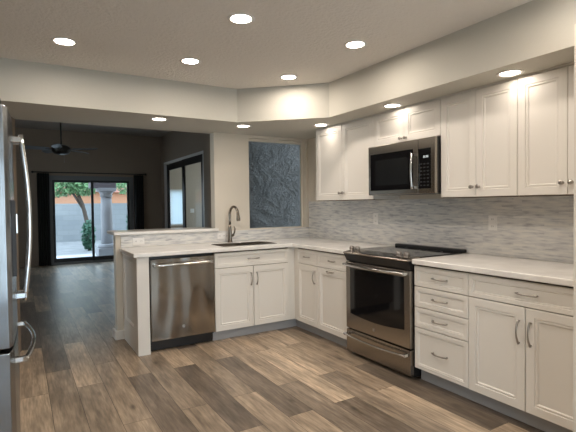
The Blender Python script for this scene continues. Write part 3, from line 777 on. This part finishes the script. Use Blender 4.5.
# ------------------------------------------------------------ outlets
def outlet(loc, rotz, label, horizontal=False, n=2, w=0.072, h=0.115):
    t = thing('wall_outlet', label, 'outlet', loc, rotz)
    if horizontal: w, h = h, w
    bm = bmesh.new(); box(bm, -w/2, -0.006, -h/2, w/2, 0.0, h/2, bevel=0.002); p = obj('cover_plate', bm, M_outlet, t)
    for s in (-1, 1):
        ox, oz = (s*0.027, 0) if horizontal else (0, s*0.027)
        bm = bmesh.new(); box(bm, ox-0.015, -0.0072, oz-0.015, ox+0.015, -0.0058, oz+0.015, bevel=0.0005); r = obj('receptacle', bm, M_outlet, t)
        bm = bmesh.new()
        for q in (-0.006, 0.006): box(bm, ox+q-0.0012, -0.0078, oz-0.005, ox+q+0.0012, -0.0071, oz+0.006)
        obj('slot', bm, M_slot, r)
outlet((-1.46, 0.6292, 0.972), 0, 'white horizontal outlet on the low tile at the left end of the peninsula', True)
outlet((-0.553, 0.6292, 0.985), 0, 'white horizontal outlet on the low tile just left of the faucet', True, w=0.07, h=0.11)
outlet((0.6216, -0.605, 1.171), ROT, 'white upright outlet on the mosaic left of the range')
outlet((0.6216, -1.915, 1.166), ROT, 'white upright outlet on the mosaic right of the range')

# ------------------------------------------------------------ recessed lights
def can(name_label, loc, group, r=0.058, lens=None):
    t = thing('recessed_light', name_label, 'ceiling light', loc, 0, group)
    bm = bmesh.new(); n = 32
    prof = [(r, -0.001), (r+0.004, -0.006), (r+0.016, -0.007), (r+0.024, -0.003), (r+0.025, 0.0)]
    rings = [[bm.verts.new((a*math.cos(2*PI*k/n), a*math.sin(2*PI*k/n), h)) for k in range(n)] for a, h in prof]
    for a, b in zip(rings, rings[1:]):
        for k in range(n): bm.faces.new((a[k], a[(k+1) % n], b[(k+1) % n], b[k])).smooth = True
    obj('trim_ring', bm, M_lampw, t)
    bm = bmesh.new(); a = [bm.verts.new((r*math.cos(2*PI*k/n), r*math.sin(2*PI*k/n), -0.0012)) for k in range(n)]; bm.faces.new(a[::-1])
    me = D.meshes.new('lens'); bm.to_mesh(me); bm.free(); me.materials.append(lens or M_lens)
    o = D.objects.new('lens', me); C.objects.link(o); o.parent = t
    return t
base = can('round recessed ceiling light, front left one above the floor by the fridge', (-2.2, -0.62, ZC), 'recessed ceiling lights')
for x, y, l in ((-1.315, -0.63, 'round recessed ceiling light, back middle one above the dishwasher side'),
                (-1.309, -1.55, 'largest round recessed ceiling light at the top middle of the view'),
                (-0.415, -1.545, 'round recessed ceiling light on the flat ceiling nearest the soffit over the cabinets'),
                (-0.413, -0.625, 'round recessed ceiling light just in front of the angled soffit')):
    dup(base, (x, y, ZC), label=l, group='recessed ceiling lights')
base['label'] = 'round recessed ceiling light at the upper left, nearest the fridge'
base2 = can('recessed light in the soffit underside above the dark opening', (-1.356, 0.156, ZS), 'recessed soffit lights', lens=M_lens2)
for x, y, l in ((-0.50, 0.135, 'recessed light in the soffit underside left of the window, above the sink'),
                (0.176, -0.285, 'recessed light in the soffit corner by the leftmost upper cabinet'),
                (0.182, -1.296, 'recessed light in the soffit above the microwave'),
                (0.181, -2.334, 'recessed light in the soffit above the tall upper cabinets at right')):
    dup(base2, (x, y, ZS), label=l, group='recessed soffit lights')
for x, y in ((-2.2, -2.47), (-1.31, -2.9), (-0.41, -2.9), (-2.2, -4.0), (-1.31, -4.2), (-0.41, -4.2)):  # unseen lamps, added to light the camera side of the room
    dup(base, (x, y, ZC), label='unseen round ceiling light, added on the camera side of the kitchen', group='added recessed lights outside the view')

# ------------------------------------------------------------ refrigerator
FX = -2.527
t = thing('refrigerator', 'stainless steel french-door refrigerator at the left edge', 'refrigerator', (FX, -0.93, 0), PI/2)
# local: x runs +y world ... rotated +90: local x -> world y, local -y -> world +x
W = 0.91
def fx(v): return v - W
bx('body', M_rubber, t, fx(0.0), 0.06, 0.03, fx(W), 0.78, 1.765)
def bowed(name, x0, x1, z0, z1, parent, m):
    bm = bmesh.new(); n = 12; fr, bk = [], []
    for i in range(n+1):
        x = x0+(x1-x0)*i/n; s = (x)/W; y = -0.016*math.sin(PI*s) if 0 <= s <= 1 else 0
        e = 0.012*max(0, 1-min(i, n-i))
        fr.append((fx(x), y+e)); bk.append((fx(x), 0.058))
    prism(bm, fr+bk[::-1], z0, z1)
    return obj(name, bm, m, parent, bevel=0.004)
d1 = bowed('door', 0.0, W/2-0.002, 0.735, 1.755, t, M_fridge)
d2 = bowed('door', W/2+0.002, W, 0.735, 1.755, t, M_fridge)
dz = bowed('freezer_drawer', 0.0, W, 0.05, 0.715, t, M_fridge)
def fhandle(parent, x):
    pts = []; n = 18
    for i in range(n+1):
        s = i/n; pts.append((fx(x), -0.050-0.030*math.sin(PI*s), 0.86+0.83*s))
    bm = bmesh.new(); tube(bm, pts, 0.0115, 12); h = obj('handle', bm, M_chrome, parent)
    for z in (0.885, 1.665):
        bm = bmesh.new(); box(bm, fx(x)-0.011, -0.060, z-0.014, fx(x)+0.011, -0.012, z+0.014, bevel=0.003); obj('handle_bracket', bm, M_chrome, h)
fhandle(d1, W/2-0.045); fhandle(d2, W/2+0.045)
bm = bmesh.new(); n = 18
tube(bm, [(fx(0.08+(W-0.16)*i/n), -0.045-0.040*math.sin(PI*i/n), 0.655) for i in range(n+1)], 0.0105, 12); h = obj('handle', bm, M_chrome, dz)
for x in (0.10, W-0.10):
    bm = bmesh.new(); box(bm, fx(x)-0.012, -0.055, 0.643, fx(x)+0.012, -0.003, 0.667, bevel=0.003); obj('handle_bracket', bm, M_chrome, h)
# water dispenser on the nearer door
bm = bmesh.new(); box(bm, fx(0.12), -0.022, 1.02, fx(0.33), -0.004, 1.36, bevel=0.004); dp = obj('dispenser', bm, M_rubber, d1)
bm = bmesh.new(); box(bm, fx(0.13), -0.030, 1.21, fx(0.32), -0.021, 1.30, bevel=0.003); obj('dispenser_panel', bm, M_chrome, dp)
for x in (0.05, W-0.05):
    bm = bmesh.new(); box(bm, fx(x)-0.03, 0.02, 1.7655, fx(x)+0.03, 0.12, 1.785, bevel=0.004); obj('hinge_cover', bm, M_rubber, t)
for x in (0.06, W-0.06):
    bm = bmesh.new(); box(bm, fx(x)-0.02, 0.10, 0.0, fx(x)+0.02, 0.14, 0.03); obj('foot', bm, M_rubber, t)

# ------------------------------------------------------------ family room
def fan(loc, label, rot):
    t = thing('ceiling_fan', label, 'ceiling fan', loc, rot)
    h = 3.1-loc[2]
    bm = bmesh.new(); tube(bm, [(0, 0, 0.05), (0, 0, h-0.05)], 0.014, 10); obj('downrod', bm, M_fan, t)
    bm = bmesh.new(); lathe(bm, [(0.02, h-0.09), (0.06, h-0.05), (0.07, h)], 20); obj('canopy', bm, M_fan, t)
    bm = bmesh.new(); lathe(bm, [(0.05, -0.10), (0.12, -0.085), (0.16, -0.04), (0.165, 0.02), (0.12, 0.06), (0.03, 0.09)], 24); obj('motor', bm, M_fan, t)
    for k in range(5):
        a = 2*PI*k/5; mt = Matrix.Rotation(a, 4, 'Z') @ Matrix.Rotation(math.radians(18), 4, 'X')
        bm = bmesh.new(); pr = [(0.20, -0.05), (0.30, -0.062), (0.60, -0.07), (0.655, -0.045), (0.665, 0), (0.655, 0.045), (0.60, 0.07), (0.30, 0.062), (0.20, 0.05)]
        prism(bm, pr, -0.004, 0.004); bmesh.ops.transform(bm, matrix=mt, verts=bm.verts[:]); b = obj('blade', bm, M_blade, t)
        bm = bmesh.new(); box(bm, 0.12, -0.02, -0.009, 0.26, 0.02, -0.004); bmesh.ops.transform(bm, matrix=mt, verts=bm.verts[:]); obj('blade_iron', bm, M_fan, b)
    bm = bmesh.new(); tube(bm, [(0.05, 0, -0.09), (0.05, 0, -0.22)], 0.002, 5); lathe(bm, [(0.003, -0.245), (0.006, -0.235), (0.002, -0.22)], 8, Matrix.Translation((0.05, 0, 0))); obj('pull_chain', bm, M_nickel, t)
fan((-1.80, 5.2, 2.40), 'dark ceiling fan with long blades hanging in the family room', math.radians(-31))

# curtains
def curtain(x0, x1, y, z0, z1, label):
    bm = bmesh.new(); n = 60; a, b = [], []
    for i in range(n+1):
        s = i/n; x = x0+(x1-x0)*s; yy = y+0.035*math.sin(s*PI*2*5)
        a.append(bm.verts.new((x, yy, z0))); b.append(bm.verts.new((x, yy*1.0, z1)))
    for i in range(n): bm.faces.new((a[i], a[i+1], b[i+1], b[i])).smooth = True
    o = obj('curtain', bm, M_curtain); s = o.modifiers.new('s', 'SOLIDIFY'); s.thickness = 0.004
    return tag(o, label, 'curtain')
curtain(-2.14, -1.90, 7.40, 0.02, 2.10, 'dark floor-length curtain on the left of the far patio door')
curtain(-0.05, 0.18, 7.40, 0.02, 2.10, 'dark floor-length curtain on the right of the far patio door')
t = thing('curtain_rod', 'dark curtain rod above the far patio door', 'curtain rod', (-2.2, 7.40, 2.125))
bm = bmesh.new(); tube(bm, [(0, 0, 0), (2.42, 0, 0)], 0.012, 10); obj('rod', bm, M_fan, t)
for x in (-0.02, 2.44):
    bm = bmesh.new(); bmesh.ops.create_icosphere(bm, subdivisions=2, radius=0.028, matrix=Matrix.Translation((x, 0, 0))); obj('finial', bm, M_fan, t, smooth=True)
for x in (0.03, 2.39):
    bm = bmesh.new(); box(bm, x-0.008, 0.01, -0.012, x+0.008, 0.1, 0.008); obj('bracket', bm, M_fan, t)
# roller shade and switch of the den
bm = bmesh.new(); box(bm, 1.315, 8.985, 0.80, 1.725, 8.989, 1.80); tag(obj('window_shade', bm, M_blind), 'bright white window shade seen through the side glass door', 'window shade')
t = thing('light_switch', 'white light switch on the tan wall seen through the side glass door', 'light switch', (1.98, 9.0, 1.18))
bm = bmesh.new(); box(bm, -0.06, -0.008, -0.06, 0.06, 0, 0.06, bevel=0.002); obj('cover_plate', bm, M_outlet, t)
for x in (-0.025, 0.025):
    bm = bmesh.new(); box(bm, x-0.008, -0.014, -0.015, x+0.008, -0.007, 0.015); obj('toggle', bm, M_outlet, t)

# ------------------------------------------------------------ outside
sbox('ground', M_gravel, -14, 9.9, -0.2, 12, 30, -0.06)
sbox('ground_patio', M_concrete, -6, 7.62, -0.12, 0.68, 9.9, -0.02)
sbox('wall_garden', M_block, -14, 16.0, -0.1, 12, 16.2, 1.48)
t = thing('column', 'stone patio column with a moulded capital outside the far glass door', 'column', (-0.43, 9.1, -0.02))
bm = bmesh.new(); box(bm, -0.26, -0.26, 0, 0.26, 0.26, 0.22, bevel=0.01); lathe(bm, [(0.24, 0.22), (0.25, 0.27), (0.22, 0.32), (0.20, 0.34)], 28); obj('plinth', bm, M_column, t)
bm = bmesh.new(); lathe(bm, [(0.155, 0.33), (0.155, 0.8), (0.150, 1.2), (0.138, 1.62)], 28); obj('shaft', bm, M_column, t)
bm = bmesh.new(); lathe(bm, [(0.14, 1.62), (0.165, 1.63), (0.165, 1.66), (0.145, 1.67), (0.18, 1.74), (0.21, 1.77)], 28); box(bm, -0.23, -0.23, 1.77, 0.23, 0.23, 1.86, bevel=0.008); obj('capital', bm, M_column, t)
bm = bmesh.new(); box(bm, -0.85, 8.9, 1.84, -0.20, 9.3, 2.6); struct('trim_1', bm, M_beam)

def foliage(bm, c, rx, ry, rz, n, s):
    c = Vector(c)
    for _ in range(n):
        while 1:
            p = Vector((random.uniform(-1, 1), random.uniform(-1, 1), random.uniform(-1, 1)))
            if 0.25 < p.length < 1: break
        q = c + Vector((p.x*rx, p.y*ry, p.z*rz))
        u = Vector((random.gauss(0, 1), random.gauss(0, 1), random.gauss(0, 1))).normalized(); v = u.orthogonal().normalized()
        k = s*random.uniform(0.6, 1.3)
        bm.faces.new([bm.verts.new(q + a) for a in (u*k, v*k*0.45, -u*k, -v*k*0.45)])
def tree(loc, label, trunk, crowns, mleaf, n=700, s=0.10, name='garden_tree'):
    t = thing(name, label, 'tree' if name == 'garden_tree' else 'shrub', loc)
    bm = bmesh.new()
    for pts, r in trunk: tube(bm, pts, [r*(1-0.5*i/(len(pts)-1)) for i in range(len(pts))], 8)
    obj('trunk', bm, M_bark, t)
    bm = bmesh.new()
    for c, rx, ry, rz in crowns: foliage(bm, c, rx, ry, rz, n, s)
    obj('foliage', bm, mleaf, t)
tree((-0.60, 13.0, -0.06), 'leafy tree with a leaning trunk behind the left pane of the far door',
     [([(0.25, 0, 0), (0.15, 0, 0.8), (0.0, 0, 1.5), (-0.3, 0, 2.2)], 0.09), ([(0.1, 0, 1.2), (-0.3, 0.1, 1.9), (-0.7, 0.1, 2.4)], 0.05)],
     [((-0.9, 0, 2.15), 0.85, 0.6, 0.42), ((0.1, 0, 2.15), 0.6, 0.6, 0.36), ((-1.2, 0, 1.75), 0.30, 0.3, 0.35), ((-0.4, 0, 2.6), 1.1, 0.8, 0.4)], M_leaf, 800, 0.085)
tree((1.45, 14.8, -0.06), 'tree crown seen above the wall at the right pane of the far door',
     [([(0, 0, 0), (0.05, 0, 1.2), (0, 0, 2.2)], 0.07)], [((0, 0, 2.35), 0.8, 0.6, 0.5)], M_leaf, 900, 0.085)
tree((1.0, 10.9, -0.06), 'dark green shrub right of the patio column',
     [([(0, 0, 0), (0.02, 0, 0.5), (0, 0, 0.9)], 0.04)], [((0, 0, 0.85), 0.55, 0.45, 0.80)], M_leaf2, 2200, 0.07, 'garden_shrub')
tree((-0.62, 11.4, -0.06), 'small green shrub left of the patio column',
     [([(0, 0, 0), (0, 0, 0.5)], 0.03)], [((0, 0, 0.5), 0.2, 0.22, 0.5)], M_leaf2, 600, 0.07, 'garden_shrub')
t = thing('neighbour_house', 'terracotta house beyond the garden wall', 'house', (-1.0, 24, -0.06))
bx('house_wall', M_house, t, -6, 0, 0, 8, 4, 2.25)
bm = bmesh.new(); xprism(bm, [(-0.4, 2.25), (4.4, 2.25), (2.0, 3.0)], -6.4, 8.4); obj('roof', bm, M_roof, t)
